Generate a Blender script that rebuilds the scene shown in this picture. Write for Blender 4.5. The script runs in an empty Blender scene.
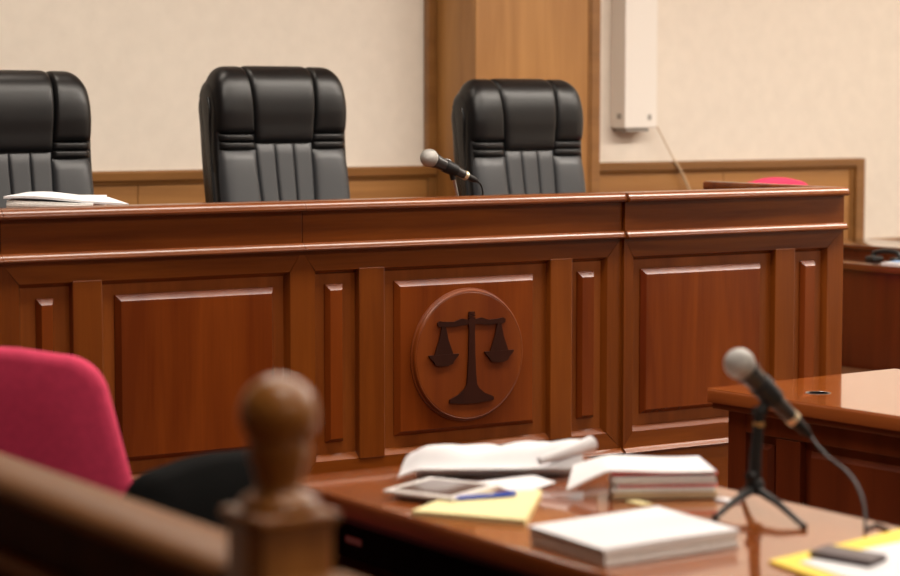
import bpy, bmesh, math, random
from mathutils import Vector, Matrix
from math import sin, cos, pi, radians as R

random.seed(7)
S = bpy.context.scene
COL = S.collection

# ------------------------------------------------------------------ camera
cd = bpy.data.cameras.new('camera')
cam = bpy.data.objects.new('camera', cd)
COL.objects.link(cam)
cam.location = (0, 0, 1.5)
cam.rotation_euler = (R(90 - 4.72), 0, R(-32.86))
cd.sensor_width = 36
cd.lens = 2232 / 900 * 36
cd.clip_start = .05
cd.dof.use_dof = True
cd.dof.focus_distance = 6.45
cd.dof.aperture_fstop = 2.9
S.camera = cam

# ------------------------------------------------------------------ world, lights, exposure
w = bpy.data.worlds.new('world')
S.world = w
w.use_nodes = True
w.node_tree.nodes['Background'].inputs[0].default_value = (1, .86, .72, 1)
w.node_tree.nodes['Background'].inputs[1].default_value = .12
S.view_settings.view_transform = 'Standard'
S.view_settings.look = 'None'
S.view_settings.gamma = 1
S.view_settings.use_curve_mapping = False
S.view_settings.exposure = -0.12

CEIL = 3.5
# rows of recessed fittings: (row y, xs, watts, tint)
ROWS = [(-1.6, (1.5, 4.5, 7.5), 22), (1.7, (1.6, 3.8, 6.0, 8.2), 32), (4.75, (2.2, 3.45, 4.7, 5.95, 7.2, 8.45), 46), (6.9, (3.0, 8.8), 9)]
LIGHTS = [(x, y, e) for y, xs, e in ROWS for x in xs]
for (x, y, e) in LIGHTS:
    ld = bpy.data.lights.new('ceiling_lamp', 'AREA')
    ld.shape = 'RECTANGLE'; ld.size = 1.15; ld.size_y = .55
    ld.energy = e * ((1.5 if x > 5.5 else .9) if y == 4.75 else 1)
    ld.color = (1, .92, .82)
    lo = bpy.data.objects.new('ceiling_lamp', ld)
    lo.location = (x, y, CEIL - .04)
    COL.objects.link(lo)

# ------------------------------------------------------------------ materials
def mat(name, col, rough=.5, metal=0, coat=0, spec=.5, emit=None, sheen=0, bump=None, var=None, alpha=None):
    m = bpy.data.materials.new(name); m.use_nodes = True
    nt = m.node_tree; b = nt.nodes['Principled BSDF']
    b.inputs['Base Color'].default_value = (*col, 1)
    b.inputs['Roughness'].default_value = rough
    b.inputs['Metallic'].default_value = metal
    b.inputs['Coat Weight'].default_value = coat
    b.inputs['Coat Roughness'].default_value = .12
    b.inputs['Specular IOR Level'].default_value = spec
    if sheen:
        b.inputs['Sheen Weight'].default_value = sheen
        b.inputs['Sheen Tint'].default_value = (*[min(1, c * 2) for c in col], 1)
    if emit:
        b.inputs['Emission Color'].default_value = (*emit[0], 1)
        b.inputs['Emission Strength'].default_value = emit[1]
    tc = nt.nodes.new('ShaderNodeTexCoord')
    if var:     # (scale, amount)
        n = nt.nodes.new('ShaderNodeTexNoise'); n.inputs['Scale'].default_value = var[0]
        n.inputs['Detail'].default_value = 6
        nt.links.new(tc.outputs['Object'], n.inputs['Vector'])
        r = nt.nodes.new('ShaderNodeValToRGB')
        a = var[1]
        r.color_ramp.elements[0].position = .3; r.color_ramp.elements[1].position = .7
        r.color_ramp.elements[0].color = (*[c * (1 - a) for c in col], 1)
        r.color_ramp.elements[1].color = (*[min(1, c * (1 + a)) for c in col], 1)
        nt.links.new(n.outputs['Fac'], r.inputs['Fac'])
        nt.links.new(r.outputs['Color'], b.inputs['Base Color'])
    if bump:    # (scale, strength)
        n = nt.nodes.new('ShaderNodeTexNoise'); n.inputs['Scale'].default_value = bump[0]
        n.inputs['Detail'].default_value = 5
        nt.links.new(tc.outputs['Object'], n.inputs['Vector'])
        bp = nt.nodes.new('ShaderNodeBump'); bp.inputs['Strength'].default_value = bump[1]
        bp.inputs['Distance'].default_value = .002
        nt.links.new(n.outputs['Fac'], bp.inputs['Height'])
        nt.links.new(bp.outputs['Normal'], b.inputs['Normal'])
    return m

def wood(name, dark, light, axis='Z', rough=.3, coat=.5, scale=1.0, seed=0, fig=.5, spec=.5):
    """grain stretched along one axis, broad figure plus fine pores"""
    m = bpy.data.materials.new(name); m.use_nodes = True
    nt = m.node_tree; b = nt.nodes['Principled BSDF']
    b.inputs['Roughness'].default_value = rough
    b.inputs['Coat Weight'].default_value = coat
    b.inputs['Coat Roughness'].default_value = .1
    b.inputs['Specular IOR Level'].default_value = spec
    tc = nt.nodes.new('ShaderNodeTexCoord')
    mp = nt.nodes.new('ShaderNodeMapping')
    along, across = .9 * scale, 9 * scale
    mp.inputs['Scale'].default_value = tuple(along if a == axis else across for a in 'XYZ')
    mp.inputs['Location'].default_value = (seed * 3.1, seed * 1.7, seed * 2.3)
    nt.links.new(tc.outputs['Object'], mp.inputs['Vector'])
    n = nt.nodes.new('ShaderNodeTexNoise'); n.inputs['Scale'].default_value = 1.0
    n.inputs['Detail'].default_value = 3; n.inputs['Distortion'].default_value = .8
    nt.links.new(mp.outputs['Vector'], n.inputs['Vector'])
    mp2 = nt.nodes.new('ShaderNodeMapping')
    mp2.inputs['Scale'].default_value = tuple(5 * scale if a == axis else 120 * scale for a in 'XYZ')
    nt.links.new(tc.outputs['Object'], mp2.inputs['Vector'])
    n2 = nt.nodes.new('ShaderNodeTexNoise'); n2.inputs['Scale'].default_value = 1.0
    n2.inputs['Detail'].default_value = 2
    nt.links.new(mp2.outputs['Vector'], n2.inputs['Vector'])
    mx = nt.nodes.new('ShaderNodeMath'); mx.operation = 'MULTIPLY_ADD'
    mx.inputs[1].default_value = fig * .35
    nt.links.new(n2.outputs['Fac'], mx.inputs[0])
    nt.links.new(n.outputs['Fac'], mx.inputs[2])
    r = nt.nodes.new('ShaderNodeValToRGB')
    r.color_ramp.elements[0].position = .40; r.color_ramp.elements[1].position = .82
    r.color_ramp.elements[0].color = (*dark, 1); r.color_ramp.elements[1].color = (*light, 1)
    nt.links.new(mx.outputs[0], r.inputs['Fac'])
    nt.links.new(r.outputs['Color'], b.inputs['Base Color'])
    return m

CH_D, CH_L = (.100, .0205, .0022), (.200, .052, .0060)
M = {}
for ax in 'XYZ':
    M['cherry' + ax] = wood('cherry_wood_' + ax.lower(), CH_D, CH_L, ax, .25, .22, spec=.4)
M['cherry_light'] = wood('cherry_field_wood', (.15, .035, .005), (.25, .068, .011), 'Z', .28, .1, seed=2, spec=.4)
M['roundel'] = wood('roundel_wood', (.108, .0185, .0022), (.188, .042, .0050), 'Z', .34, .0, seed=4, spec=.35)
M['edge_wood'] = wood('table_edge_wood', (.20, .045, .008), (.33, .088, .016), 'Y', .5, 0, spec=.25)
M['cherry_panel'] = wood('cherry_panel_wood', (.108, .0185, .0022), (.188, .040, .0048), 'Z', .24, .22, seed=4, spec=.4)
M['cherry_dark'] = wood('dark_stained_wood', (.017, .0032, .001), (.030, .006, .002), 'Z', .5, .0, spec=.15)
M['table_top'] = wood('polished_table_wood', (.27, .062, .010), (.42, .118, .021), 'Y', .13, 1.0, .7)
_b = M['table_top'].node_tree.nodes['Principled BSDF']; _b.inputs['Coat IOR'].default_value = 1.7; _b.inputs['Coat Roughness'].default_value = .04
M['desk_side'] = wood('desk_side_wood', (.085, .013, .003), (.15, .027, .006), 'Z', .33, .3, seed=5)
M['oak'] = wood('golden_oak_wood', (.31, .135, .032), (.47, .23, .065), 'Z', .42, .15, seed=1)
M['oakX'] = wood('golden_oak_wood_x', (.30, .13, .032), (.44, .21, .06), 'X', .42, .15, seed=1)
M['oak_trim'] = wood('oak_trim_wood', (.20, .085, .02), (.29, .13, .035), 'X', .38, .25, seed=3)
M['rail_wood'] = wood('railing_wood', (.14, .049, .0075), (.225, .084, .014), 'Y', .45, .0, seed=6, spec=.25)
M['rail_shaded'] = wood('railing_wood_shaded', (.035, .010, .003), (.06, .017, .004), 'Z', .6, 0, seed=6, spec=.08)  # railing wood darkened to paint in the shade below the handrail
M['newel_wood'] = wood('newel_wood', (.19, .067, .011), (.29, .112, .021), 'Z', .34, .25, 2.0, seed=8, spec=.35)
M['wall'] = mat('wall_paint', (.80, .728, .635), .85, bump=(90, .25), var=(14, .03))
M['ceiling'] = mat('ceiling_paint', (.8, .75, .68), .9)
M['desk_gloss'] = wood('dark_gloss_desk_wood', (.10, .02, .005), (.16, .04, .01), 'Y', .14, 1.0)
M['panelling'] = wood('dark_wall_panelling', (.12, .05, .018), (.20, .09, .03), 'Z', .5, .1)
M['floor'] = wood('floor_boards', (.10, .04, .015), (.16, .07, .03), 'Y', .4, .2, .6)
M['leather'] = mat('black_leather', (.004, .004, .0045), .36, spec=.42, bump=(260, .12))
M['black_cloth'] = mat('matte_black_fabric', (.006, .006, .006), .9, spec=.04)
M['leather_lit'] = mat('black_leather_lit', (.030, .032, .036), .42, spec=.6, bump=(260, .12))  # black leather lightened to paint in the light caught by the lower backs
M['plastic'] = mat('black_plastic', (.012, .012, .012), .4)
M['steel'] = mat('brushed_steel', (.5, .5, .5), .3, 1)
M['mesh'] = mat('microphone_grille', (.34, .33, .31), .45, .6, bump=(900, .8))
M['gold'] = mat('brass', (.75, .52, .2), .3, 1)
M['mic_body'] = mat('microphone_body', (.035, .033, .032), .3, .3)
M['ring'] = mat('champagne_ring', (.72, .62, .42), .3, .7)
M['rubber'] = mat('black_rubber', (.006, .006, .006), .5, spec=.3)
M['red'] = mat('crimson_upholstery', (.58, .045, .11), .9, sheen=.08, spec=.2, bump=(500, .5), var=(60, .08))
M['paper'] = mat('white_paper', (.71, .705, .725), .8)
M['paper_edge'] = mat('paper_edges', (.76, .74, .71), .85, var=(200, .12))
M['yellow_pad'] = mat('pale_yellow_paper', (.80, .70, .36), .8)
M['yellow'] = mat('bright_yellow_card', (.86, .62, .03), .5)
M['blue'] = mat('blue_plastic', (.02, .07, .55), .3)
M['lightblue'] = mat('pale_blue_paper', (.30, .50, .88), .7)
M['tan'] = mat('buff_card', (.62, .47, .28), .75)
M['pink'] = mat('coral_card', (.80, .10, .09), .6)
M['white_pl'] = mat('white_plastic', (.80, .77, .74), .35)
M['screen'] = mat('dark_glass', (.10, .06, .05), .12, spec=.8)
M['box_white'] = mat('white_enamel', (.86, .82, .76), .5)
M['box_grey'] = mat('grey_knockout', (.35, .33, .30), .5)
M['glow'] = mat('lamp_diffuser', (.9, .9, .9), .5, emit=((1, .88, .74), 5))
M['phone'] = mat('dark_plum_case', (.07, .045, .05), .45)
M['cable_tan'] = mat('tan_cable_sheath', (.55, .40, .25), .6)

# ------------------------------------------------------------------ helpers
def tag(o, label=None, cat=None, group=None, kind=None):
    if label: o['label'] = label
    if cat: o['category'] = cat
    if group: o['group'] = group
    if kind: o['kind'] = kind
    return o

def thing(name, label, cat, loc=(0, 0, 0), rz=0, group=None):
    o = bpy.data.objects.new(name, None); COL.objects.link(o)
    o.empty_display_size = .1
    o.location = loc; o.rotation_euler = (0, 0, rz)
    return tag(o, label, cat, group)

def basis(o):
    m = Matrix.Translation(o.location) @ Matrix.Rotation(o.rotation_euler[2], 4, 'Z')
    return (basis(o.parent) @ m) if o.parent else m

def obj(name, bm, m, parent=None, world=False, smooth=None, label=None):
    if isinstance(bm, MB): bm = bm.bm
    if world and parent is not None:
        bmesh.ops.transform(bm, matrix=basis(parent).inverted(), verts=bm.verts)
    bmesh.ops.recalc_face_normals(bm, faces=bm.faces)
    me = bpy.data.meshes.new(name); bm.to_mesh(me); bm.free()
    ms = m if isinstance(m, (list, tuple)) else [m]
    for k in ms: me.materials.append(M[k])
    if smooth is not None:
        me.shade_smooth()
        me.set_sharp_from_angle(angle=R(smooth))
    o = bpy.data.objects.new(name, me); COL.objects.link(o)
    if parent is not None: o.parent = parent
    if label: o['label'] = label
    return o

class MB:
    def __init__(s): s.bm = bmesh.new()
    def box(s, x0, x1, y0, y1, z0, z1, bev=0, seg=2, mi=0):
        t = bmesh.new()
        bmesh.ops.create_cube(t, size=1)
        for v in t.verts:
            v.co = Vector((x0 + (v.co.x + .5) * (x1 - x0), y0 + (v.co.y + .5) * (y1 - y0), z0 + (v.co.z + .5) * (z1 - z0)))
        if bev: bmesh.ops.bevel(t, geom=t.edges[:], offset=bev, segments=seg, affect='EDGES', profile=.5)
        s.merge(t, mi); return s
    def merge(s, t, mi=0, mtx=None):
        if mtx is not None: bmesh.ops.transform(t, matrix=mtx, verts=t.verts)
        vm = {v: s.bm.verts.new(v.co) for v in t.verts}
        for f in t.faces:
            try:
                nf = s.bm.faces.new([vm[v] for v in f.verts]); nf.material_index = mi
            except ValueError: pass
        t.free(); return s
    def loops(s, rings, cap=True, closed=True, mi=0):
        """skin consecutive rings of points"""
        vr = [[s.bm.verts.new(p) for p in r] for r in rings]
        n = len(rings[0])
        for a, b in zip(vr[:-1], vr[1:]):
            for i in range(n if closed else n - 1):
                j = (i + 1) % n
                f = s.bm.faces.new((a[i], a[j], b[j], b[i])); f.material_index = mi
        if cap:
            for e in (vr[0], vr[-1]):
                f = s.bm.faces.new(e); f.material_index = mi
        return s
    def lathe(s, prof, seg=32, mtx=None, mi=0, cap=True):
        t = MB(); rings = []
        for r, z in prof:
            rr = max(r, .00005)
            rings.append([(rr * cos(2 * pi * i / seg), rr * sin(2 * pi * i / seg), z) for i in range(seg)])
        t.loops(rings, cap=cap); return s.merge(t.bm, mi, mtx)
    def tube(s, pts, rad, seg=10, mi=0):
        pts = [Vector(p) for p in pts]
        rads = rad if isinstance(rad, (list, tuple)) else [rad] * len(pts)
        rings = []; up = None
        for i, p in enumerate(pts):
            d = (pts[min(i + 1, len(pts) - 1)] - pts[max(i - 1, 0)]).normalized()
            if up is None:
                up = Vector((0, 0, 1)) if abs(d.z) < .9 else Vector((1, 0, 0))
            a = d.cross(up).normalized(); b = a.cross(d).normalized(); up = b
            rings.append([p + (a * cos(2 * pi * k / seg) + b * sin(2 * pi * k / seg)) * rads[i] for k in range(seg)])
        return s.loops(rings, mi=mi)
    def prism(s, poly, lo, hi, axis='Y', mi=0):
        """poly in the plane perpendicular to axis; (a,b) -> XZ for Y, YZ for X, XY for Z"""
        def P(a, b, c): return {'Y': (a, c, b), 'X': (c, a, b), 'Z': (a, b, c)}[axis]
        return s.loops([[P(a, b, lo) for a, b in poly], [P(a, b, hi) for a, b in poly]], mi=mi)

def smooth_path(pts, n=8):
    pts = [Vector(p) for p in pts]; out = []
    for i in range(len(pts) - 1):
        p0 = pts[max(i - 1, 0)]; p1 = pts[i]; p2 = pts[i + 1]; p3 = pts[min(i + 2, len(pts) - 1)]
        for k in range(n):
            t = k / n
            out.append(.5 * ((2 * p1) + (p2 - p0) * t + (2 * p0 - 5 * p1 + 4 * p2 - p3) * t * t + (3 * p1 - p0 - 3 * p2 + p3) * t ** 3))
    out.append(pts[-1]); return out

def struct(name, mb, m, smooth=None):
    o = obj(name, mb, m, smooth=smooth); o['kind'] = 'structure'; return o

def align(a, b):
    """matrix taking local +Z to the direction a->b, origin at a"""
    a, b = Vector(a), Vector(b)
    return Matrix.Translation(a) @ (b - a).to_track_quat('Z', 'Y').to_matrix().to_4x4()

# ------------------------------------------------------------------ the room
WX0, WX1, WY0, WY1 = -2.5, 10.0, -3.5, 8.3
struct('floor', MB().box(WX0, WX1, WY0, WY1, -.1, 0), 'floor')
struct('ceiling', MB().box(WX0, WX1, WY0, WY1, CEIL, CEIL + .1), 'ceiling')
struct('wall_back', MB().box(WX0, WX1, WY1, WY1 + .15, 0, CEIL), 'wall')
struct('wall_left', MB().box(WX0 - .15, WX0, WY0, WY1, 0, CEIL), 'panelling')
struct('wall_right', MB().box(WX1, WX1 + .15, WY0, WY1, 0, CEIL), 'wall')
struct('wall_front', MB().box(WX0, WX1, WY0 - .15, WY0, 0, CEIL), 'panelling')
struct('podium', MB().box(.9, 6.45, 5.62, WY1, 0, .40, .004), 'floor')

# wainscot left of the pillar
def wainscot(name, x0, x1, seams, end_right=False):
    b = MB(); xs = [x0] + seams + [x1]
    for a, c in zip(xs[:-1], xs[1:]):
        b.box(a + .0015, c - .0015, 8.272, 8.299, .4, 1.178, .002)
    struct(name, b, 'oakX')
    b = MB()
    prof = [(8.299, 1.175), (8.262, 1.175), (8.258, 1.185), (8.245, 1.192), (8.243, 1.222), (8.252, 1.230), (8.299, 1.230)]
    b.prism(prof, x0, x1, 'X')
    struct(name.replace('trim', 'trim'), b, 'oak_trim', 30)
wainscot('trim_1', -.5, 5.26, [1.0, 2.4, 3.84])
wainscot('trim_2', 5.93, 7.75, [6.9])
b = MB().box(7.735, 7.795, 8.243, 8.299, 0.36, 1.23, .006)
b.box(7.715, 7.735, 8.262, 8.299, 0.4, 1.18, .003)
struct('trim_3', b, 'oak_trim')
# low chair rail going right behind the clerk's desk
b = MB().prism([(8.299, .785), (8.275, .785), (8.27, .80), (8.262, .812), (8.299, .822)], 7.835, WX1 - .01, 'X')
struct('trim_4', b, 'oak_trim')
# wooden pillar boxed out from the wall
b = MB().box(5.27, 5.872, 7.956, 8.299, .4, CEIL - .001, .003)
struct('wall_pillar', b, 'oak')
b = MB().box(5.872, 5.924, 7.945, 8.299, .4, CEIL - .001, .006)
b.box(5.862, 5.872, 7.951, 7.99, .4, CEIL - .001, .002)
struct('trim_5', b, 'oak_trim')
b = MB().box(5.222, 5.27, 8.262, 8.299, .4, CEIL - .001, .006)
struct('trim_6', b, 'oak_trim')
# skirting
for nm, a in (('baseboard_left', (WX0 + .001, WX0 + .02, WY0 + .01, WY1 - .01)), ('baseboard_right', (WX1 - .02, WX1 - .001, WY0 + .01, WY1 - .01))):
    struct(nm, MB().box(*a, 0, .1, .003), 'oak_trim')

# ceiling lights
for ry, xs, e in ROWS:
  for n_, x in enumerate(xs):
    y = ry
    row = {-1.6: 'behind the public railing', 1.7: 'above the counsel table', 4.75: 'above the bench front', 6.9: 'beside the back wall'}[ry]
    nth = ['first', 'second', 'third', 'fourth', 'fifth', 'sixth'][n_]
    t = thing('ceiling_light', 'rectangular white ceiling light %s, %s from the left in its row' % (row, nth), 'ceiling light', (x, y, CEIL - .03), 0, 'ceiling light panels')
    b = MB()
    for s in (-1, 1):
        b.box(-.62, .62, s * .30 - .02, s * .30 + .02, 0, .029)
        b.box(s * .61 - .02, s * .61 + .02, -.28, .28, 0, .029)
    obj('frame', b, 'white_pl', t)
    obj('diffuser', MB().box(-.59, .59, -.28, .28, .008, .02), 'glow', t)

# wall duct box
t = thing('cable_duct_box', 'tall white enamel box hanging on the wall right of the wooden pillar', 'wall box', (6.336, 8.3, 1.388))
b = MB().box(6.243, 6.429, 8.186, 8.299, 1.388, 3.3, .004)
obj('housing', b, 'box_white', t, True)
b = MB().box(6.375, 6.395, 8.184, 8.187, 1.425, 1.450, .001)
obj('latch', b, 'box_grey', t, True)
b = MB().box(6.241, 6.2435, 8.215, 8.245, 1.43, 1.455, .001)
obj('vent', b, 'box_grey', t, True)
b = MB().box(6.26, 6.39, 8.2, 8.298, 1.372, 1.388, .002)
obj('bottom_shadow', b, 'box_grey', t, True)  # grey slab painting in the shadow beneath the box
b = MB().tube(smooth_path([(6.431, 8.232, 1.445), (6.50, 8.236, 1.345), (6.57, 8.236, 1.24), (6.64, 8.236, 1.14), (6.75, 8.238, .9), (6.82, 8.25, .42)], 6), [.003] * 13 + [.0065] * 18, 8)
tag(obj('wall_cable', b, 'cable_tan', smooth=60), 'thin tan cable slanting down the wall from the white box', 'cable')

# ------------------------------------------------------------------ the judges' bench
bench = thing('judges_bench', 'long cherry wood judges bench with raised panels and scales emblem', 'bench', (3.6, 5.6, 0))
def part(name, mb, m, label=None, smooth=None): return obj(name, mb, m, bench, True, smooth, label)
BX0, BX1 = 1.02, 5.10
FY = 5.5
sections = [(1.02, 2.160), (2.160, 3.056), (3.056, 4.186), (4.186, 5.095)]
def offs(i): return -.012 if i == 3 else 0
part('carcass', MB().box(BX0, BX1 - .002, 5.53, 5.60, 0.0, 1.195), 'cherryZ')
ZT, ZB, RT, RB = 1.088, .430, 1.028, .482
layout = {  # recess outer limits, pilaster, raised panels
    0: dict(rec=(1.06, 2.12), pil=(1.70, 1.785), rp=[(1.10, 1.66), (1.83, 2.07)]),
    1: dict(rec=(2.21, 3.017), pil=(2.359, 2.445), rp=[(2.263, 2.313), (2.488, 2.972)]),
    2: dict(rec=(3.098, 4.130), pil=None, pils=[(3.240, 3.326), (3.913, 3.995)], rp=[(3.138, 3.197), (3.369, 3.863), (4.027, 4.090)]),
    3: dict(rec=(4.222, 5.025), pil=(4.797, 4.881), rp=[(4.262, 4.749), (4.921, 4.982)]),
}
for i, (x0, x1) in enumerate(sections):
    L = layout[i]; y = FY + offs(i); r0, r1 = L['rec']; bv = .012; dp = .02
    # mitred frame of four members
    g = .0007
    names = [
        ([(x0, ZT), (x1, ZT), (r1 , RT), (r0, RT)], 'cherryX', 'top'),
        ([(x0, ZB), (x1, ZB), (r1, RB), (r0, RB)], 'cherryX', 'bottom'),
        ([(x0, ZT), (x0, ZB), (r0, RB), (r0, RT)], 'cherryZ', 'left'),
        ([(x1, ZT), (x1, ZB), (r1, RB), (r1, RT)], 'cherryZ', 'right')]
    for pts, m, side in names:
        cx = sum(p[0] for p in pts) / 4; cz = sum(p[1] for p in pts) / 4
        P = []
        for (a, c) in pts:
            d = Vector((cx - a, cz - c)).normalized()
            P.append((a + (0 if a in (x0, x1) else g if cx > a else -g), c + (g if cz > c else -g)))
        b = MB()
        inner = P[2:]
        # flat front then bevel down to the recess along the inner edge
        ins = {'top': (0, -bv), 'bottom': (0, .0165), 'left': (bv, 0), 'right': (-bv, 0)}[side]
        if side in ('top', 'bottom'):
            I2 = [(P[2][0] - bv, P[2][1] + ins[1]), (P[3][0] + bv, P[3][1] + ins[1])]
        else:
            I2 = [(P[2][0] + ins[0], P[2][1] + bv), (P[3][0] + ins[0], P[3][1] - bv)]
        V = lambda p, yy: b.bm.verts.new((p[0], yy, p[1]))
        fr = [V(P[0], y), V(P[1], y), V(P[2], y), V(P[3], y)]
        lo = [V(I2[0], y + dp), V(I2[1], y + dp)]
        bk = [V(P[0], y + dp + .02), V(P[1], y + dp + .02), V(I2[0], y + dp + .02), V(I2[1], y + dp + .02)]
        F = b.bm.faces.new
        F(fr); F((fr[3], fr[2], lo[0], lo[1])); F((lo[1], lo[0], bk[2], bk[3])); F(bk[::-1])
        F((fr[0], fr[1], bk[1], bk[0])); F((fr[1], fr[2], lo[0], bk[2], bk[1])); F((fr[0], bk[0], bk[3], lo[1], fr[3]))
        part('frame_rail' if side in ('top', 'bottom') else 'frame_stile', b, m)
    part('recessed_field', MB().box(r0 - .0, r1 + .0, y + dp, y + dp + .012, RB, RT), 'cherry_light')
    for (a, c) in L['rp']:
        b = MB(); bb = .013 if c - a > .1 else .010
        yb, yf = y + dp, y + .001
        z0, z1 = .533, .987
        ring = lambda k, yy: [(a + k, yy, z0 + k), (c - k, yy, z0 + k), (c - k, yy, z1 - k), (a + k, yy, z1 - k)]
        b.loops([ring(0, yb + .003), ring(0, yb - .004), [(a + bb, yf, z0 + bb), (c - bb, yf, z0 + bb), (c - bb, yf, z1 - .0165), (a + bb, yf, z1 - .0165)]])
        part('raised_panel', b, 'cherry_panel')
    for (a, c) in (L.get('pils') or [L['pil']]):
        b = MB().box(a, c, y - .004, y + dp + .005, RB - .004, RT + .004, .003)
        part('pilaster', b, 'cherryZ')
    # frieze, mouldings, capping
    g2 = .0012
    part('frieze', MB().box(x0 + g2, x1 - g2, y - .002, y + .03, 1.10, 1.200, .0008), 'cherryX')
    xe = x1 + (-.001 if i == 3 else -.0005)
    prof = [(y + .02, 1.085), (y - .010, 1.085), (y - .019, 1.086), (y - .023, 1.089), (y - .0235, 1.092), (y - .0115, 1.1075), (y - .008, 1.109), (y + .02, 1.109)]
    part('moulding', MB().prism(prof, x0 + .0005, xe, 'X'), 'cherryX', smooth=50)
    prof = [(y + .08, 1.197), (y - .010, 1.197), (y - .022, 1.199), (y - .028, 1.203), (y - .029, 1.207), (y - .0165, 1.2245), (y - .012, 1.226), (y + .08, 1.226)]
    part('capping', MB().prism(prof, x0 + .0005, xe, 'X'), 'cherryX', smooth=50)
    prof = [(y + .03, .412), (y - .006, .412), (y - .014, .414), (y - .017, .418), (y - .004, .430), (y + .0, .4315), (y + .03, .4315)]
    part('base_moulding', MB().prism(prof, x0 + .0005, x1 - .0005, 'X'), 'cherryX', smooth=50)
    part('plinth', MB().box(x0 + .0012, x1 - .0012, y - .004, y + .03, 0, .412, .001), 'cherryX')
# right return
part('return_panel', MB().box(5.055, 5.093, 5.53, 6.17, 0, 1.197), 'cherryZ')
part('return_capping', MB().box(5.055, 5.105, 5.58, 6.175, 1.197, 1.226, .007, 3), 'cherryX', smooth=40)
part('left_end_panel', MB().box(1.02, 1.06, 5.60, 6.215, 0, 1.16), 'cherryZ')
part('worktop', MB().box(1.02, 5.05, 5.60, 6.23, 1.145, 1.17, .004), 'cherryX')
for x in (2.16, 3.056, 4.186):
    part('bracket_panel', MB().box(x - .015, x + .015, 5.605, 6.10, .402, 1.144), 'cherryZ')

# emblem: raised disc with a turned rim and a pair of scales
EC = (3.6125, .759)
mt = Matrix.Translation((EC[0], FY + .003, EC[1])) @ Matrix.Rotation(R(90), 4, 'X')
b = MB().lathe([(0, .019), (.10, .019), (.180, .019), (.1845, .019), (.1855, .019), (.1870, .0180), (.1885, .019), (.1905, .0182), (.1925, .0155), (.193, .010), (.1945, .0075), (.198, .006), (.1985, -.004)], 96, mt)
em = part('emblem_roundel', b, 'roundel', smooth=20)
sc = MB()
def sp(pts, dpt=.006, y0=None):
    yb = FY + .003 - .019
    sc.prism([(EC[0] + .004 + a, EC[1] + c) for a, c in pts], yb - dpt, yb + .001, 'Y')
post = [(-.0115, .112), (-.0115, .098), (-.010, .07), (-.0115, 0), (-.015, -.06), (-.018, -.088), (-.026, -.100), (-.045, -.115), (-.077, -.128), (-.079, -.138), (-.05, -.141), (-.02, -.144), (.02, -.144), (.05, -.141), (.079, -.138), (.077, -.128), (.045, -.115), (.026, -.100), (.018, -.088), (.015, -.06), (.0115, 0), (.010, .07), (.0115, .098), (.0115, .112)]
sp(post, .0062)
sp([(-.011, .114), (.011, .114), (.011, .120), (-.011, .120)]); sp([(-.011, .122), (.011, .122), (.009, .129), (-.009, .129)])
top = [(-.120, .101), (-.112, .106), (-.09, .103), (-.06, .102), (-.035, .110), (-.012, .106), (.012, .106), (.035, .110), (.06, .102), (.09, .103), (.112, .106), (.120, .101)]
bot = [(.119, .092), (.108, .088), (.09, .089), (.06, .087), (.035, .090), (.012, .092), (-.012, .092), (-.035, .090), (-.06, .087), (-.09, .089), (-.108, .088), (-.119, .092)]
sp(top + bot, .0055)
for s in (-1, 1):
    cx = s * .098
    sp([(cx - .007, .088), (cx + .007, .088), (cx + .016, .05), (cx + .033, .006), (cx - .033, .006), (cx - .016, .05)], .005)
    sp([(cx - .052, .007), (cx + .052, .007), (cx + .050, .001), (cx + .036, -.012), (cx + .030, -.022), (cx + .012, -.027), (cx - .012, -.027), (cx - .030, -.022), (cx - .036, -.012), (cx - .050, .001)], .0065)
obj('scales_relief', sc, 'cherry_dark', em, False).matrix_parent_inverse = Matrix.Identity(4)
_s = bpy.data.objects['scales_relief']; _s.data.transform(basis(bench).inverted())

# ------------------------------------------------------------------ executive chairs
def cur(pts, n=6): return [(p.x, p.y) for p in smooth_path([(a, c, 0) for a, c in pts], n)]
# back front-surface line (y, z), facing -Y, top rolls over backwards
BACK = cur([(.13, .42), (.15, .52), (.175, .66), (.20, .80), (.218, .92), (.222, 1.0), (.220, 1.06), (.226, 1.12), (.246, 1.172), (.290, 1.196), (.335, 1.180), (.352, 1.14)], 8)
_len = [0]
for (a, c), (d, e) in zip(BACK[:-1], BACK[1:]): _len.append(_len[-1] + math.hypot(d - a, e - c))
def tz(z):      # arc length where the line first passes height z
    for k in range(len(BACK) - 1):
        if BACK[k + 1][1] >= z: 
            f = (z - BACK[k][1]) / (BACK[k + 1][1] - BACK[k][1]); return _len[k] + f * (_len[k + 1] - _len[k])
    return _len[-1]
def onback(t):
    t = max(0, min(_len[-1], t))
    k = 0
    while k < len(_len) - 2 and _len[k + 1] < t: k += 1
    f = (t - _len[k]) / (_len[k + 1] - _len[k])
    a, c = BACK[k], BACK[k + 1]
    p = Vector((0, a[0] + (c[0] - a[0]) * f, a[1] + (c[1] - a[1]) * f))
    k0, k1 = max(k - 1, 0), min(k + 2, len(BACK) - 1)
    d = Vector((0, BACK[k1][0] - BACK[k0][0], BACK[k1][1] - BACK[k0][1])).normalized()
    n = Vector((0, -d.z, d.y))
    return p, n
HALF = .271
def bpoint(u, t, h):
    p, n = onback(t)
    e = abs(u) / HALF
    z = p.z
    wing = .010 * max(0, (e - .35) / .65) ** 1.2 if e > .35 else 0
    rec = .040 * e ** 14
    tp = min(1, max(0, (t - tz(1.06)) / (_len[-1] - tz(1.06)) * 1.6))
    drop = .040 * tp * max(0, (e - .72) / .28) ** 2.4
    q = p + n * (h + wing * (1 - tp) - rec) + Vector((u, 0, -drop))
    pin = 1 - .018 * math.exp(-((z - .93) / .06) ** 2)
    q.x *= pin
    return q
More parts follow.
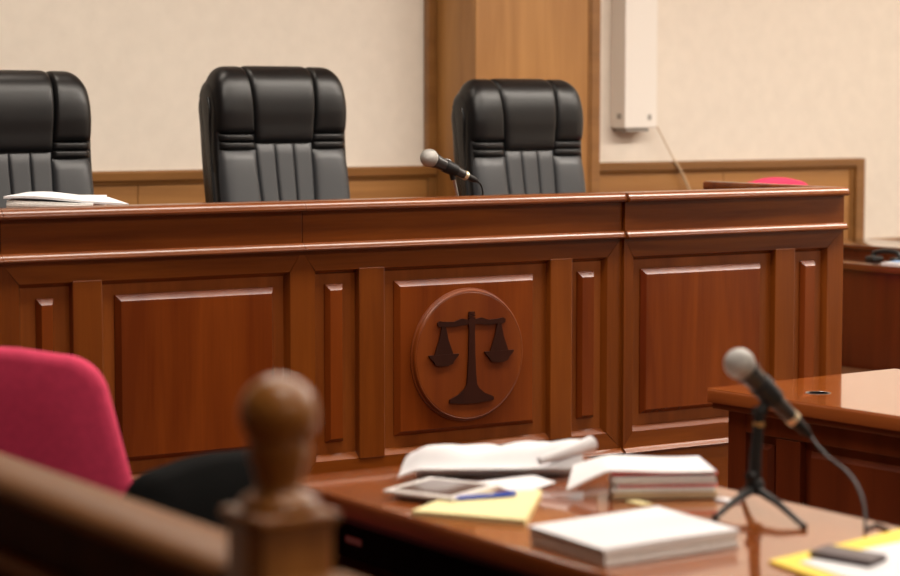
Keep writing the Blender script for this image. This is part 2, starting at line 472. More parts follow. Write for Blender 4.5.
def pad(ulo, uhi, t0, t1, bulge, edge=.0, nu=14, nv=16, pw=4):
    """ulo/uhi: functions of s along the pad giving its side seams"""
    b = MB(); rings = []
    V = []
    for j in range(nv + 1):
        s = j / nv; sv = 1 - abs(2 * s - 1) ** pw
        row = []
        a, c = ulo(s), uhi(s)
        for i in range(nu + 1):
            r = i / nu; su = 1 - abs(2 * r - 1) ** pw
            h = bulge * math.sqrt(max(0, su)) ** .9 * math.sqrt(max(0, sv)) ** .9
            row.append(b.bm.verts.new(bpoint(a + (c - a) * r, t0 + (t1 - t0) * s, h - edge)))
        V.append(row)
    for j in range(nv):
        for i in range(nu): b.bm.faces.new((V[j][i], V[j][i + 1], V[j + 1][i + 1], V[j + 1][i]))
    # closed underside
    U = []
    for j in (0, nv):
        pass
    bd = [V[0][i] for i in range(nu + 1)] + [V[j][nu] for j in range(1, nv + 1)] + [V[nv][i] for i in range(nu - 1, -1, -1)] + [V[j][0] for j in range(nv - 1, 0, -1)]
    low = []
    for v in bd: low.append(b.bm.verts.new(v.co + Vector((0, .02, -.004))))
    n = len(bd)
    for k in range(n): b.bm.faces.new((bd[k], bd[(k + 1) % n], low[(k + 1) % n], low[k]))
    return b
def make_exec():
    t = thing('executive_chair', '', 'chair')
    # upholstered shell behind the cushions
    front = [(a + .005, c - .004) for a, c in BACK]
    rear = cur([(.352, 1.14), (.362, 1.09), (.352, 1.0), (.342, .90), (.325, .78), (.295, .62), (.262, .50), (.24, .42)], 5)[1:]
    outl = front + [(a, c) for a, c in rear]
    N_ = len(outl)
    def inset(k):
        res = []
        for q in range(N_):
            a, c, d = Vector(outl[q - 1]), Vector(outl[q]), Vector(outl[(q + 1) % N_])
            e_ = (d - a).normalized(); res.append((c.x - e_.y * k if False else c.x + e_.y * k, c.y - e_.x * k))
        return res
    rings = []
    for u_, k in ((-.270, .022), (-.267, .010), (-.260, .003), (-.243, 0), (-.21, 0), (-.16, 0), (0, 0), (.16, 0), (.21, 0), (.243, 0), (.260, .003), (.267, .010), (.270, .022)):
        e = abs(u_) / HALF
        dr = .040 * max(0, (e - .72) / .28) ** 2.4
        rings.append([(u_, a, c - dr * min(1, max(0, (c - 1.0) / .17))) for a, c in inset(k)])
    back = obj('back_shell', MB().loops(rings), 'leather', t, smooth=60)
    TE = tz(1.195) + .045
    E = .0
    inn = lambda s0, s1: (lambda s: s0 + (s1 - s0) * s)
    # head cushion across the centre, rolls over the top
    obj('head_cushion', pad(inn(-.120, -.137), inn(.120, .137), tz(.946), TE, .021, E, 28, 40, 14), 'leather', t, smooth=60)
    for s in (-1, 1):
        f = lambda a0, a1, b0, b1: ((inn(a0, a1), inn(b0, b1)) if s > 0 else (inn(-b0, -b1), inn(-a0, -a1)))
        lo, hi = f(.121, .138, HALF - .001, HALF - .003)
        obj('side_cushion', pad(lo, hi, tz(.981), TE, .019, E, 20, 36, 14), 'leather', t, smooth=60)
        lo, hi = f(.119, .121, HALF - .001, HALF)
        obj('fold_band', pad(lo, hi, tz(.953), tz(.980), .016, E, 14, 8, 4), 'leather', t, smooth=60)
        lo, hi = f(.118, .119, HALF - .001, HALF - .001)
        obj('fold_band', pad(lo, hi, tz(.925), tz(.952), .016, E, 14, 8, 4), 'leather', t, smooth=60)
        lo, hi = f(.098, .118, HALF, HALF)
        obj('side_bolster', pad(lo, hi, tz(.46), tz(.924), .016, E, 14, 24, 6), 'leather_lit', t, smooth=60)
    for k in range(3):
        a0, a1 = -.097 + k * .0647, -.117 + k * .078
        c0, c1 = a0 + .0637, a1 + .077
        obj('back_flute', pad(inn(a0, a1), inn(c0, c1), tz(.46), tz(.946), .009, .0, 12, 26, 8), 'leather_lit', t, smooth=60)
    for s in (-1, 1):
        pts = [bpoint(s * (HALF + .002), _len[k], -.004) + Vector((0, .006, 0)) for k in range(0, len(BACK) - 30, 2)]
        obj('piping', MB().tube(pts, .0045, 8), 'leather', t, smooth=60)
        # arm pad and bracket
        arm = MB().box(s * .30 - .035, s * .30 + .035, -.22, .12, .655, .695, .016, 3)
        a_ = obj('armrest', arm, 'leather', t, smooth=60)
        br = MB().tube(smooth_path([(s * .30, -.16, .66), (s * .305, -.19, .58), (s * .30, -.14, .46), (s * .25, -.10, .42)], 6), .016, 10)
        obj('arm_bracket', br, 'plastic', a_, smooth=60); br = MB()
        br.tube(smooth_path([(s * .30, .08, .66), (s * .30, .13, .56), (s * .25, .10, .44)], 6), .016, 10)
        obj('arm_bracket', br, 'plastic', a_, smooth=60)
    seat = MB(); rings = []
    for y_, w_, z_, h_ in ((-.30, .20, .45, .03), (-.27, .245, .455, .055), (-.15, .255, .455, .06), (.05, .255, .45, .055), (.17, .245, .445, .05), (.19, .22, .44, .03)):
        rings.append([(math.copysign(abs(cos(2 * pi * q / 24)) ** .4, cos(2 * pi * q / 24)) * w_, y_, z_ + math.copysign(abs(sin(2 * pi * q / 24)) ** .6, sin(2 * pi * q / 24)) * h_) for q in range(24)])
    obj('seat', seat.loops(rings), 'leather', t, smooth=60)
    obj('column', MB().lathe([(.028, .10), (.028, .26), (.018, .26), (.018, .39), (.07, .392), (.07, .41)], 20), 'steel', t, smooth=40)
    for k in range(5):
        a = 2 * pi * k / 5 + .3
        d = Vector((cos(a), sin(a), 0))
        leg = obj('base_leg', MB().tube([d * .02 + Vector((0, 0, .115)), d * .15 + Vector((0, 0, .105)), d * .30 + Vector((0, 0, .075))], [.028, .022, .016], 8), 'plastic', t, smooth=60)
        ax = Vector((-sin(a), cos(a), 0))
        c0 = d * .30 + Vector((0, 0, .0255))
        cst = MB().tube([c0 - ax * .022, c0 - ax * .004], .025, 14).tube([c0 + ax * .004, c0 + ax * .022], .025, 14)
        cst.tube([d * .30 + Vector((0, 0, .03)), d * .30 + Vector((0, 0, .075))], .006, 8)
        obj('caster', cst, 'rubber', leg, smooth=40)
    return t
def copy_tree(o, parent=None):
    c = o.copy(); COL.objects.link(c)
    if parent is not None: c.parent = parent
    for ch in list(o.children): copy_tree(ch, c)
    return c
ex = make_exec()
places = [((2.792, 6.68, .4), .006, 'black leather executive chair cut off by the left edge, behind the paper pile'),
          ((3.786, 6.70, .4), -.016, 'black leather executive chair standing alone against the plain cream wall, tallest of the three'),
          ((4.836, 6.70, .4), .022, 'black leather executive chair in front of the wooden pillar, behind the microphone')]
ex_copies = [ex, copy_tree(ex), copy_tree(ex)]
for c, (loc, low, lab) in zip(ex_copies, places):
    c.location = loc; c.rotation_euler = (0, 0, R(3)); c['label'] = lab; c['group'] = 'executive chairs behind the bench'
    for ch in c.children:
        if not ch.name.startswith('base_leg'): ch.location.z = -low      # gas lift set lower or higher

# ------------------------------------------------------------------ upholstered chairs
def puffy(outline, y0, y1, bulge=.02, n=5):
    """rounded cushion from an outline in XZ between y0 and y1"""
    b = MB(); rings = []
    cx = sum(p[0] for p in outline) / len(outline); cz = sum(p[1] for p in outline) / len(outline)
    ks = [(0.0, .90), (.12, .96), (.35, 1.0), (.65, 1.0), (.88, .96), (1.0, .90)]
    for s, k in ks:
        rings.append([(cx + (x - cx) * k, y0 + (y1 - y0) * s, cz + (z - cz) * k) for x, z in outline])
    # domed faces
    first = [(cx + (x - cx) * .55, y0 - bulge * .7, cz + (z - cz) * .55) for x, z in outline]
    last = [(cx + (x - cx) * .55, y1 + bulge * .7, cz + (z - cz) * .55) for x, z in outline]
    b.loops([first] + rings + [last]); return b
def rc_outline(wb, wt, z0, z1, rt=.1, rb=.05, crown=.015):
    pts = []
    def arc(cx, cz, r, a0, a1, n=8):
        for k in range(n + 1):
            a = R(a0 + (a1 - a0) * k / n); pts.append((cx + r * cos(a), cz + r * sin(a)))
    arc(wb - rb, z0 + rb, rb, -90, -8)
    arc(wt - rt, z1 - rt, rt, 12, 90)
    for k in (.5, .25, 0, -.25, -.5): pts.append((wt * k, z1 + crown * (1 - k * k * 3)))
    arc(-wt + rt, z1 - rt, rt, 90, 168)
    arc(-wb + rb, z0 + rb, rb, 188, 270)
    return pts
def make_red(label, loc, rz, h=1.0, wb=.27, wt=.215):
    t = thing('upholstered_chair', label, 'chair', loc, rz)
    obj('backrest', puffy(rc_outline(wb, wt, .55 * h, h, .09), .16, .225, .012), 'red', t, smooth=60)
    seat = [(x, z) for x, z in rc_outline(.25, .24, -.24, .22, .07, .05)]
    sb = MB(); rings = []
    for s, k in ((.40, .93), (.415, .99), (.45, 1.0), (.475, .97), (.485, .85)):
        rings.append([(x * k, y * k, s * h) for x, y in seat])
    obj('seat', sb.loops(rings), 'red', t, smooth=60)
    for s in (-1, 1):
        obj('leg', MB().tube(smooth_path([(s * .20, -.20, 0), (s * .20, -.19, .2 * h), (s * .20, -.17, .40 * h)], 4), .012, 10), 'plastic', t, smooth=60)
        obj('leg', MB().tube(smooth_path([(s * .20, .24, 0), (s * .20, .20, .2 * h), (s * .20, .18, .42 * h), (s * .18, .20, .7 * h)], 4), .012, 10), 'plastic', t, smooth=60)
    return t
# ref positions on the viewing ray
make_red('crimson upholstered chair behind the left railing, back turned to us', (1.655, 4.18, 0), R(-30 + 180 - 3), 1.025, .315, .23)
make_red('crimson upholstered chair just showing over the bench return at right', (5.93, 6.98, .4), R(180), .793, .22, .20)

# black chair between the railing and the table
t = thing('padded_chair', 'matte black chair with a low curved back, between the crimson chair and the newel post', 'chair', (1.790, 3.29, 0), R(27))
obj('backrest', puffy(rc_outline(.225, .20, .52, .885, .07, .05, .008), .15, .205, .010), 'black_cloth', t, smooth=60)
sb = MB(); so = rc_outline(.21, .205, -.20, .14, .06, .05)
sb.loops([[(x * k, y * k, z) for x, y in so] for z, k in ((.41, .94), (.425, .99), (.455, 1), (.475, .97), (.485, .86))])
obj('seat', sb, 'leather', t, smooth=60)
for sx in (-1, 1):
    obj('leg', MB().tube(smooth_path([(sx * .18, -.17, 0), (sx * .18, -.16, .2), (sx * .17, -.14, .412)], 4), .011, 10), 'plastic', t, smooth=60)
    obj('leg', MB().tube(smooth_path([(sx * .18, .20, 0), (sx * .18, .165, .2), (sx * .18, .15, .42), (sx * .16, .17, .60)], 4), .011, 10), 'plastic', t, smooth=60)

# ------------------------------------------------------------------ railing and newel in front
rail = thing('public_railing', 'brown wooden railing with a rounded handrail, sloping across the lower left corner', 'railing', (1.145, 2.9, 0))
def rpart(n, mb, m, sm=None): return obj(n, mb, m, rail, True, sm)
for (y0, y1) in ((2.140, 5.0), (.3, 2.052)):
    prof = [(1.098, .972), (1.092, .979), (1.093, .988), (1.104, .998), (1.186, .998), (1.196, .990), (1.200, .979), (1.194, .968), (1.178, .955), (1.128, .955)]
    rpart('handrail', MB().prism(prof, y0, y1, 'Y'), 'rail_wood', 50)
    rpart('rail_panel', MB().box(1.130, 1.160, y0, y1, .10, .956), 'rail_shaded')
    rpart('lower_moulding', MB().box(1.105, 1.185, y0, y1, .865, .892, .008, 3), 'rail_wood', 50)
    rpart('base_board', MB().box(1.110, 1.180, y0, y1, 0, .12, .006), 'rail_shaded')
nw = thing('newel_post', 'square wooden newel post topped by a turned ball finial, blurred in the foreground', 'post', (1.135, 2.096, 0))
obj('post', MB().box(-.043, .043, -.043, .043, 0, 1.052, .004), 'newel_wood', nw, smooth=40)
obj('cap', MB().box(-.049, .049, -.049, .049, 1.052, 1.066, .005, 3), 'newel_wood', nw, smooth=40)
fin = [(0.001, 1.066), (.040, 1.066), (.0435, 1.071), (.042, 1.077), (.035, 1.081), (.028, 1.084), (.0255, 1.089), (.0255, 1.096), (.0275, 1.106), (.031, 1.118), (.0345, 1.130)]
for k in range(13):
    a = R(-42 + 132 * k / 12)
    fin.append((.0425 * cos(a) + .0, 1.168 + .0425 * sin(a)))
obj('finial', MB().lathe([(max(r, .0005), z) for r, z in fin], 40), 'newel_wood', nw, smooth=50)

# ------------------------------------------------------------------ near table
T1 = (2.09, 2.762, 1.95, 3.862)
tb = thing('counsel_table', 'long polished cherry table covered with papers, nearest to us', 'table', (2.43, 2.9, 0))
def tp(n, mb, m, sm=None, lab=None): return obj(n, mb, m, tb, True, sm, lab)
tp('tabletop', MB().box(T1[0], T1[1], T1[2], T1[3], .722, .7575, .004, 3), 'edge_wood', 40)
tp('polished_surface', MB().box(T1[0] + .002, T1[1] - .002, T1[2] + .002, T1[3] - .002, .757, .76, .001), 'table_top')
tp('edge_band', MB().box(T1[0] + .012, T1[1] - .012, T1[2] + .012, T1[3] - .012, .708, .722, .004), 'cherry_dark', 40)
tp('end_panel', MB().box(2.16, 2.74, 3.78, 3.81, 0, .708), 'desk_side')
tp('end_panel', MB().box(2.16, 2.74, 2.02, 2.05, 0, .708), 'desk_side')
tp('modesty_panel', MB().box(2.715, 2.735, 2.05, 3.78, .02, .708), 'desk_side')
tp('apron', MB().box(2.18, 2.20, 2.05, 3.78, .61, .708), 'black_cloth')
lb = MB().box(2.1775, 2.18, 3.69, 3.75, .642, .655)
tp('label_plate', lb, 'box_grey')

# ------------------------------------------------------------------ second table
t2 = thing('panelled_desk', 'polished cherry desk with panelled side, empty top with a cable hole', 'desk', (3.705, 4.50, 0), R(4))
def dp_(n, mb, m, sm=None, par=None): return obj(n, mb, m, par or t2, False, sm)
# local: x to the right, y towards the viewer is negative
W2, L2 = .72, 1.9
dp_('desktop', MB().box(0, W2, -L2, 0, .722, .7575, .004, 3), 'edge_wood', 40)
dp_('polished_surface', MB().box(.002, W2 - .002, -L2 + .002, -.002, .757, .76, .001), 'table_top')
dp_('edge_band', MB().box(.010, W2 - .01, -L2 + .01, -.010, .706, .722, .004), 'desk_side', 40)
dp_('carcass', MB().box(.060, W2 - .04, -L2 + .04, -.045, 0, .706), 'desk_side')
xf = .040
def fr(y0, y1, z0, z1, bev=.002): return MB().box(xf, .061, y0, y1, z0, z1, bev)
ys = [-.04, -.115, -.205, -.285, -.84, -.92]
dp_('frame_stile', fr(-.105, -.04, 0, .704), 'desk_side')
dp_('frame_stile', fr(-.300, -.215, .08, .65), 'desk_side')
dp_('frame_stile', fr(-.96, -.88, .08, .65), 'desk_side')
dp_('frame_stile', fr(-1.62, -1.54, .08, .65), 'desk_side')
dp_('frame_rail', fr(-L2 + .04, -.106, .652, .704), 'desk_side')
dp_('frame_rail', fr(-L2 + .04, -.106, 0, .078), 'desk_side')
for (a, c) in ((-.195, -.128), (-.86, -.325), (-1.52, -.985), (-1.83, -1.645)):
    b = MB(); z0, z1 = .11, .627
    ring = lambda k, xx: [(xx, a + k, z0 + k), (xx, c - k, z0 + k), (xx, c - k, z1 - k), (xx, a + k, z1 - k)]
    b.loops([ring(0, .0605), ring(0, .056), ring(.012, .042)])
    dp_('raised_panel', b, 'desk_side')
g_ = MB().lathe([(.030, .7600), (.0325, .7601), (.0325, .7606), (.030, .7608), (.0295, .7602)], 28, Matrix.Translation((.158, -.246, 0)), cap=False)
dp_('grommet_ring', g_, 'steel', 40)
M['hole'] = mat('grommet_black', (.003, .003, .003), .9, spec=0)
dp_('grommet_hole', MB().lathe([(.001, .7601), (.029, .7601), (.029, .7605), (.001, .7605)], 28, Matrix.Translation((.158, -.246, 0))), 'hole')

# ------------------------------------------------------------------ clerk's desk at the far right
ck = thing('clerk_desk', 'dark cherry side desk with a raised ledge, beyond the right end of the bench', 'desk', (6.8, 7.0, 0))
def cp(n, mb, m, sm=None): return obj(n, mb, m, ck, True, sm)
cp('desktop', MB().box(6.475, 6.80, 5.6, 7.75, .805, .835, .003, 3), 'desk_gloss', 40)
cp('front_panel', MB().box(6.50, 6.53, 5.62, 7.73, 0, .805), 'desk_side')
cp('ledge_riser', MB().box(6.80, 6.83, 5.6, 7.75, 0, .865), 'desk_side')
cp('ledge_top', MB().box(6.785, 7.12, 5.6, 7.75, .866, .885, .003, 3), 'desk_gloss', 40)
cp('back_panel', MB().box(7.07, 7.10, 5.62, 7.73, 0, .866), 'desk_side')
b = MB().tube(smooth_path([(6.60, 6.92, .856), (6.60, 6.92, .873), (6.61, 6.86, .884), (6.62, 6.80, .878), (6.62, 6.79, .858)], 6), .011, 8)
b.box(6.57, 6.63, 6.89, 6.95, .8353, .860, .010, 3).box(6.59, 6.65, 6.785, 6.825, .8353, .860, .010, 3)
tag(obj('headset', b, 'plastic', smooth=60), 'black curved headset lying on the side desk behind the blue papers', 'headset')

# ------------------------------------------------------------------ papers
def stack(quad, z0, tops, layers=10, jit=.003, mi_top=0):
    """a pile of sheets from four ground corners; top corner heights may differ"""
    b = MB()
    for k in range(layers):
        f0, f1 = k / layers, (k + 1) / layers
        dx, dy = random.uniform(-jit, jit), random.uniform(-jit, jit)
        lo = [(x + dx, y + dy, z0 + (t - z0) * f0) for (x, y), t in zip(quad, tops)]
        hi = [(x + dx, y + dy, z0 + (t - z0) * (f1 - .06 / layers)) for (x, y), t in zip(quad, tops)]
        b.loops([lo, hi])
    return b
def sheet(c00, c10, c11, c01, zf, th=.0012, n=24, m=14):
    """thin wavy sheet; corners run front-left, front-right, back-right, back-left"""
    b = MB(); G = []
    for lay in (0, 1):
        g = []
        for j in range(m + 1):
            t = j / m; row = []
            for i in range(n + 1):
                s = i / n
                x = (c00[0] * (1 - s) + c10[0] * s) * (1 - t) + (c01[0] * (1 - s) + c11[0] * s) * t
                y = (c00[1] * (1 - s) + c10[1] * s) * (1 - t) + (c01[1] * (1 - s) + c11[1] * s) * t
                row.append(b.bm.verts.new((x, y, zf(s, t) - lay * (th if not callable(th) else th(s, t)))))
            g.append(row)
        G.append(g)
    for j in range(m):
        for i in range(n):
            b.bm.faces.new((G[0][j][i], G[0][j][i + 1], G[0][j + 1][i + 1], G[0][j + 1][i]))
            b.bm.faces.new((G[1][j][i], G[1][j + 1][i], G[1][j + 1][i + 1], G[1][j][i + 1]))
    for i in range(n):
        b.bm.faces.new((G[0][0][i], G[1][0][i], G[1][0][i + 1], G[0][0][i + 1]))
        b.bm.faces.new((G[0][m][i], G[0][m][i + 1], G[1][m][i + 1], G[1][m][i]))
    for j in range(m):
        b.bm.faces.new((G[0][j][0], G[0][j + 1][0], G[1][j + 1][0], G[1][j][0]))
        b.bm.faces.new((G[0][j][n], G[1][j][n], G[1][j + 1][n], G[0][j + 1][n]))
    return b
TZ = .7603
# pile on the bench
t = thing('paper_pile', 'thick pile of white papers lying on the judges bench at left', 'papers', (2.45, 5.83, 1.17))
obj('lower_sheets', stack([(2.30, 5.80), (2.47, 6.04), (2.665, 5.95), (2.50, 5.68)], 1.1705, [1.236, 1.240, 1.238, 1.225], 9, .004), 'paper_edge', t, True)
obj('top_sheets', sheet((2.29, 5.80), (2.60, 5.66), (2.68, 5.97), (2.46, 6.05), lambda s, t: 1.247 - .018 * s ** 2 - .006 * (1 - t) * s + .002 * sin(7 * s), .006), 'paper', t, True, smooth=60)
# neat stack on the table
t = thing('paper_stack', 'neat thick stack of white printed sheets, nearest the front edge of the table', 'papers', (2.27, 2.94, .76))
q = [(2.118, 2.822), (2.405, 2.836), (2.431, 3.085), (2.128, 3.045)]
obj('sheets', stack(q, TZ, [.786] * 4, 9, .0022), 'paper_edge', t, True)
obj('top_sheet', sheet((2.114, 2.822), (2.407, 2.834), (2.433, 3.088), (2.124, 3.048), lambda s, t: .7905 + .0015 * sin(3 * s + 2 * t), .0042, 10, 10), 'paper', t, True, smooth=60)
# yellow pad
t = thing('legal_pad', 'pale yellow writing pad under the blue pen', 'notepad', (2.25, 3.36, .76))
q = [(2.098, 3.375), (2.218, 3.190), (2.420, 3.425), (2.262, 3.480)]
obj('pad_sheets', stack(q, TZ, [.770] * 4, 5, .0015), 'yellow_pad', t, True)
obj('backing', MB().prism(q, TZ - .0002, TZ + .0008, 'Z'), 'tan', t, True)
# pen
p0, p1 = Vector((2.213, 3.412, .7752)), Vector((2.336, 3.389, .7752))
t = thing('ballpoint_pen', 'blue ballpoint pen lying across the yellow pad', 'pen', (2.27, 3.40, .770))
d = (p1 - p0).length
obj('barrel', MB().lathe([(.0012, 0), (.0042, .012), (.0045, d * .6), (.0045, d - .012), (.0035, d)], 14, align(p0, p1)), 'blue', t, True, smooth=50)
obj('clip', MB().tube([p0 + (p1 - p0) * .66 + Vector((0, 0, .0052)), p1 + Vector((0, 0, .0058))], .0012, 6), 'blue', t, True)
# tablet
t = thing('tablet_computer', 'white framed tablet lying left of the yellow pad', 'tablet', (2.29, 3.55, .77))
q = [(2.142, 3.552), (2.205, 3.404), (2.362, 3.478), (2.297, 3.627)]
ctr = Vector((sum(a for a, _ in q) / 4, sum(c for _, c in q) / 4))
def scl(k): return [(ctr.x + (a - ctr.x) * k, ctr.y + (c - ctr.y) * k) for a, c in q]
b = MB().prism(q, TZ + .0102, TZ + .0172, 'Z')
bmesh.ops.bevel(b.bm, geom=b.bm.edges[:], offset=.002, segments=2, affect='EDGES')
obj('case', b, 'white_pl', t, True, smooth=50)
obj('screen', MB().prism(scl(.80), TZ + .0170, TZ + .0177, 'Z'), 'screen', t, True)
tag(obj('note_block', MB().prism([(a - .02, c + .03) for a, c in scl(.50)], TZ, TZ + .0100, 'Z'), 'paper'), 'thin block of white paper directly beneath the tablet', 'papers')

# rumpled sheaf with rolled end
t = thing('rumpled_papers', 'large rumpled sheaf of white sheets with a rolled end, furthest back on the table', 'papers', (2.48, 3.70, .76))
def za(s, t_):
    up = min(1, t_ / .32)
    z = .786 + .030 * up * up * (3 - 2 * up) - .034 * max(0, t_ - .5)
    z += .008 * sin(8 * s + 3 * t_) * up * (1 - t_) + .006 * sin(17 * s - 5 * t_) * up * .6 + .012 * max(0, s - .55) * up
    return z - .014 * max(0, .10 - s) / .10
AQ = ((2.262, 3.692), (2.585, 3.515), (2.70, 3.70), (2.42, 3.835))
obj('upper_sheaf', sheet(*AQ, za, lambda s, t_: .004 + .003 * sin(6 * s) ** 2 * t_, 36, 20), 'paper', t, True, smooth=70)
obj('lower_sheaf', sheet((2.320, 3.715), (2.595, 3.570), (2.685, 3.70), (2.425, 3.82), lambda s, t_: .778 + .0015 * sin(8 * s), .0155, 10, 8), 'paper', t, True, smooth=50)
b = MB(); rings = []
a0, a1 = Vector((2.505, 3.555, .800)), Vector((2.632, 3.552, .822))
ax = (a1 - a0).normalized(); sd = ax.cross(Vector((0, 0, 1))).normalized(); up = sd.cross(ax)
for k in range(2):
    pass
outer = []
for j in range(9):
    f = j / 8; c = a0 + (a1 - a0) * f; rr = .008 + .011 * f
    ring = []
    N = 40
    for k in range(N):
        a = 2.2 * 2 * pi * k / N / 2 * 1.6
        ring.append(c + (sd * cos(a) + up * sin(a)) * rr * (1 - .35 * k / N))
    for k in range(N - 1, -1, -1):
        a = 2.2 * 2 * pi * k / N / 2 * 1.6
        ring.append(c + (sd * cos(a) + up * sin(a)) * (rr * (1 - .35 * k / N) - .0012))
    outer.append(ring)
b.loops(outer)
obj('rolled_end', b, 'paper', t, True, smooth=70)

# second sheaf: folders and papers
t = thing('case_folders', 'pile of buff and coral folders with papers on top, right of the rumpled sheaf', 'folders', (2.60, 3.28, .76))
QB = [(2.490, 3.300), (2.670, 3.205), (2.740, 3.335), (2.575, 3.425)]
def shrink(Q, k, dx=0, dy=0):
    cx = sum(a for a, _ in Q) / 4; cy = sum(c for _, c in Q) / 4
    return [(cx + (a - cx) * k + dx, cy + (c - cy) * k + dy) for a, c in Q]
obj('buff_folder', stack(shrink(QB, .97), TZ + .002, [.775] * 4, 3, .002), 'tan', t, True)
obj('inner_papers', stack(shrink(QB, .96, -.002), .775, [.783] * 4, 4, .002), 'paper_edge', t, True)
obj('coral_folder', stack(shrink(QB, .93, .006, .0), .783, [.790] * 4, 2, .002), 'pink', t, True)
obj('upper_papers', stack(shrink(QB, .96, .0, .0), .790, [.803, .803, .808, .806], 5, .003), 'paper_edge', t, True)
obj('coral_cover', MB().prism(shrink(QB, .99, .003, .004), .8082, .8092, 'Z'), 'pink', t, True)
obj('top_sheets', sheet((2.425, 3.352), (2.668, 3.210), (2.735, 3.345), (2.530, 3.475), lambda s, t_: .8145 + .004 * t_ - .034 * max(0, .27 - s) / .27 * (1 - .5 * t_) + .002 * sin(6 * s), .004), 'paper', t, True, smooth=60)
obj('yellow_tab', MB().box(2.505, 2.530, 3.225, 3.275, TZ, TZ + .003, .0005), 'yellow_pad', t, True)
obj('white_tab', MB().box(2.655, 2.680, 3.15, 3.20, TZ, TZ + .004, .0005), 'paper', t, True)
# loose sheet between
t = obj('loose_sheet', sheet((2.365, 3.600), (2.405, 3.462), (2.500, 3.490), (2.48, 3.565), lambda s, t_: .7625 + .009 * t_ + .003 * sin(5 * s), .0018), 'paper', smooth=60)
tag(t, 'white sheet drooping between the rumpled sheaf and the folder pile', 'papers')

# yellow folder, papers and dark case at bottom right
YQ = [(2.33, 2.55), (2.46, 2.43), (2.745, 2.765), (2.62, 2.83)]
YQ = [(2.362, 2.708), (2.30, 2.30), (2.60, 2.27), (2.735, 2.79)]
t = thing('yellow_folder', 'bright yellow folder at the right end of the near table', 'folder', (2.5, 2.5, .76))
obj('cover', stack(YQ, TZ, [.765] * 4, 2, .001), 'yellow', t, True)
wq = [(2.390, 2.665), (2.34, 2.31), (2.60, 2.28), (2.665, 2.700)]
tag(obj('document', stack(wq, .7653, [.7675] * 4, 2, .001), 'paper'), 'white document lying on the bright yellow folder', 'papers')
p = [(2.424, 2.682), (2.448, 2.565), (2.512, 2.592), (2.488, 2.708)]
b = MB().prism(p, .7678, .7785, "Z")
bmesh.ops.bevel(b.bm, geom=b.bm.edges[:], offset=.0025, segments=2, affect='EDGES')
tag(obj('phone_case', b, 'phone', smooth=40), 'dark plum phone lying on the white document', 'phone')

# papers on the clerk's desk
t = obj('blue_papers', stack([(6.49, 6.76), (6.49, 6.46), (6.70, 6.43), (6.70, 6.775)], .8353, [.847] * 4, 3, .003), 'paper')
tag(t, 'white papers on the dark side desk at the right edge', 'papers')
t = obj('blue_leaflet', sheet((6.53, 6.755), (6.53, 6.52), (6.68, 6.52), (6.68, 6.76), lambda s, t_: .8500 + .001 * sin(5 * s), .001, 6, 6), 'lightblue')
tag(t, 'pale blue leaflet on top of the papers on the side desk', 'leaflet')

# ------------------------------------------------------------------ microphones
def microphone(label, ball, tail, r, loc_group=None):
    ball, tail = Vector(ball), Vector(tail)
    L = (tail - ball).length
    t = thing('microphone', label, 'microphone', tuple(ball), 0, 'stage microphones')
    A = align(ball, tail)
    prof = []
    for k in range(15):
        a = R(90 - 125 * k / 14)
        prof.append((max(.0004, r * cos(a)), -r * sin(a)))
    g = MB().lathe([(max(.0004, r * cos(R(90 - 130 * k / 16))), -r * sin(R(90 - 130 * k / 16)) * 1.02) for k in range(17)] + [(r * .58, r * .86), (.0004, r * .86)], 32, A)
    obj('grille', g, 'mesh', t, True, smooth=50)
    obj('collar', MB().lathe([(r * .5, r * .70), (r * .80, r * .72), (r * .82, r * .80), (r * .80, r * .90), (r * .5, r * .92)], 28, A), 'mic_body', t, True, smooth=40)
    body = obj('body', MB().lathe([(.0004, r * .84), (r * .76, r * .86), (r * .70, r * 1.6), (r * .56, L * .6), (r * .46, L * .84), (.0004, L * .84)], 28, A), 'mic_body', t, True, smooth=40)
    sw = MB().box(-r * .18, r * .18, -r * .18, r * .18, L * .34, L * .34 + r * .7, .001)
    bmesh.ops.transform(sw.bm, matrix=A @ Matrix.Translation((0, r * .60, 0)), verts=sw.bm.verts)
    obj('switch', sw, 'steel', t, True)
    obj('ring', MB().lathe([(.0004, L * .82), (r * .50, L * .825), (r * .50, L * .89), (.0004, L * .895)], 24, A), 'ring', t, True, smooth=40)
    obj('plug', MB().lathe([(.0004, L * .885), (r * .38, L * .89), (r * .34, L * 1.06), (r * .16, L * 1.16), (.0004, L * 1.165)], 20, A), 'rubber', t, True, smooth=40)
    return t, A, L
def on_plane_y(): pass
# near microphone with tripod
mb_, mt_ = Vector((2.629, 3.100, 1.029)), Vector((2.765, 3.085, .905))
m1, A, L = microphone('silver-headed microphone on a black table tripod, right of the papers', mb_, mt_, .0285)
mount = mb_ + (mt_ - mb_) * .42
pv = Vector((2.672, 3.094, .945))
hub = Vector((2.664, 3.094, .800))
ts = thing('tripod_stand', 'small black tripod microphone stand on the near table', 'stand', (2.664, 3.094, .76))
cl = MB().lathe([(.0205, -.025), (.0215, 0), (.0205, .03), (.0165, .03), (.0165, -.025)], 24, align(mb_ + (mt_ - mb_) * .40, mt_))
cl = MB()
A2 = align(mb_ + (mt_ - mb_) * .30, mt_)
cl.lathe([(.0215, 0), (.0225, .002), (.0200, .05), (.0185, .05), (.0203, 0)], 24, A2)
obj('clip', cl, 'rubber', ts, True, smooth=40)
st = MB().tube([pv + Vector((0, 0, -.012)), mount - Vector((-.004, 0, .018))], .010, 10)
st.tube([pv + Vector((-.012, .0, -.005)), pv + Vector((.014, 0, -.005))], .009, 12)
obj('swivel', st, 'rubber', ts, True, smooth=40)
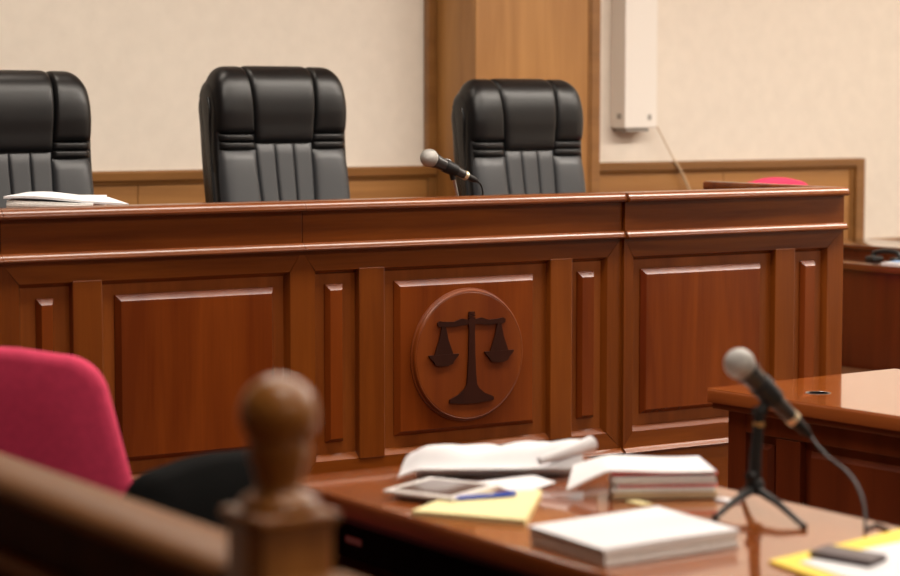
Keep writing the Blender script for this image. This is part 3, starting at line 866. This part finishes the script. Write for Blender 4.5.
obj('stem', MB().tube([hub + Vector((0, 0, -.004)), hub + Vector((.0, 0, .06)), pv + Vector((0, 0, -.012))], [.0115, .0105, .0095], 14), 'rubber', ts, True, smooth=40)
obj('brass_ring', MB().tube([Vector((2.6705, 3.094, .912)), Vector((2.671, 3.094, .920))], .0105, 16), 'gold', ts, True, smooth=40)
hb = MB().lathe([(.001, -.014), (.014, -.012), (.017, 0), (.015, .012), (.010, .018), (.001, .018)], 20, Matrix.Translation(hub))
hb.lathe([(.001, -.008), (.010, -.006), (.010, .006), (.001, .008)], 16, Matrix.Translation(hub + Vector((-.014, -.004, .022))) @ Matrix.Rotation(R(90), 4, 'Y'))
obj('hub', hb, 'rubber', ts, True, smooth=40)
for fx, fy in ((2.606, 2.897), (2.530, 3.045), (2.735, 3.215)):
    foot = Vector((fx, fy, .7655)); mid = hub.lerp(foot, .5) + Vector((0, 0, .004))
    lg = obj('leg', MB().tube([hub + Vector((0, 0, -.002)), mid, foot], [.0085, .0065, .005], 10), 'rubber', ts, True, smooth=40)
    obj('rubber_foot', MB().tube([Vector((fx, fy, .7602)), Vector((fx, fy, .770))], .0065, 10), 'rubber', lg, True)
# cable of the near microphone
ce = mb_ + (mt_ - mb_) * 1.14
b = MB().tube(smooth_path([ce, (2.771, 3.025, .861), (2.759, 2.952, .838), (2.734, 2.893, .814), (2.707, 2.851, .787), (2.682, 2.824, .764), (2.70, 2.835, .7634), (2.73, 2.845, .7634), (2.715, 2.80, .7634)], 7), .003, 8)
tag(obj('microphone_cable', b, 'rubber', smooth=60), 'black cable drooping from the near microphone to the table', 'cable')

# far microphone on the bench
mb2, mt2 = Vector((3.690, 5.83, 1.333)), Vector((3.845, 5.83, 1.268))
m2, A, L = microphone('silver-headed microphone on the bench, in front of the right-hand executive chair', mb2, mt2, .0285)
ts = thing('desk_stand', 'thin black microphone stand standing on the judges bench', 'stand', (3.80, 5.83, 1.17))
obj('base', MB().lathe([(.001, 1.1702), (.06, 1.1702), (.062, 1.176), (.05, 1.183), (.001, 1.186)], 28, Matrix.Translation((3.80, 5.83, 0))), 'rubber', ts, True, smooth=40)
obj('stem', MB().tube([(3.80, 5.83, 1.183), (3.778, 5.83, 1.275)], .005, 10), 'steel', ts, True, smooth=40)
A2 = align(mb2 + (mt2 - mb2) * .36, mt2)
cl = MB().lathe([(.0205, 0), (.0215, .002), (.0195, .045), (.0175, .045), (.0193, 0)], 24, A2)
cl.tube([(3.778, 5.83, 1.265), (3.772, 5.83, 1.285)], .009, 10)
obj('clip', cl, 'rubber', ts, True, smooth=40)
ce = mb2 + (mt2 - mb2) * 1.14
b = MB().tube(smooth_path([ce, (3.882, 5.83, 1.245), (3.888, 5.83, 1.215), (3.875, 5.84, 1.19), (3.885, 5.86, 1.1745), (3.93, 6.0, 1.1740), (4.05, 6.1, 1.1740)], 7), .0032, 8)
tag(obj('microphone_cable', b, 'rubber', smooth=60), 'black cable curling from the bench microphone down to the worktop', 'cable')
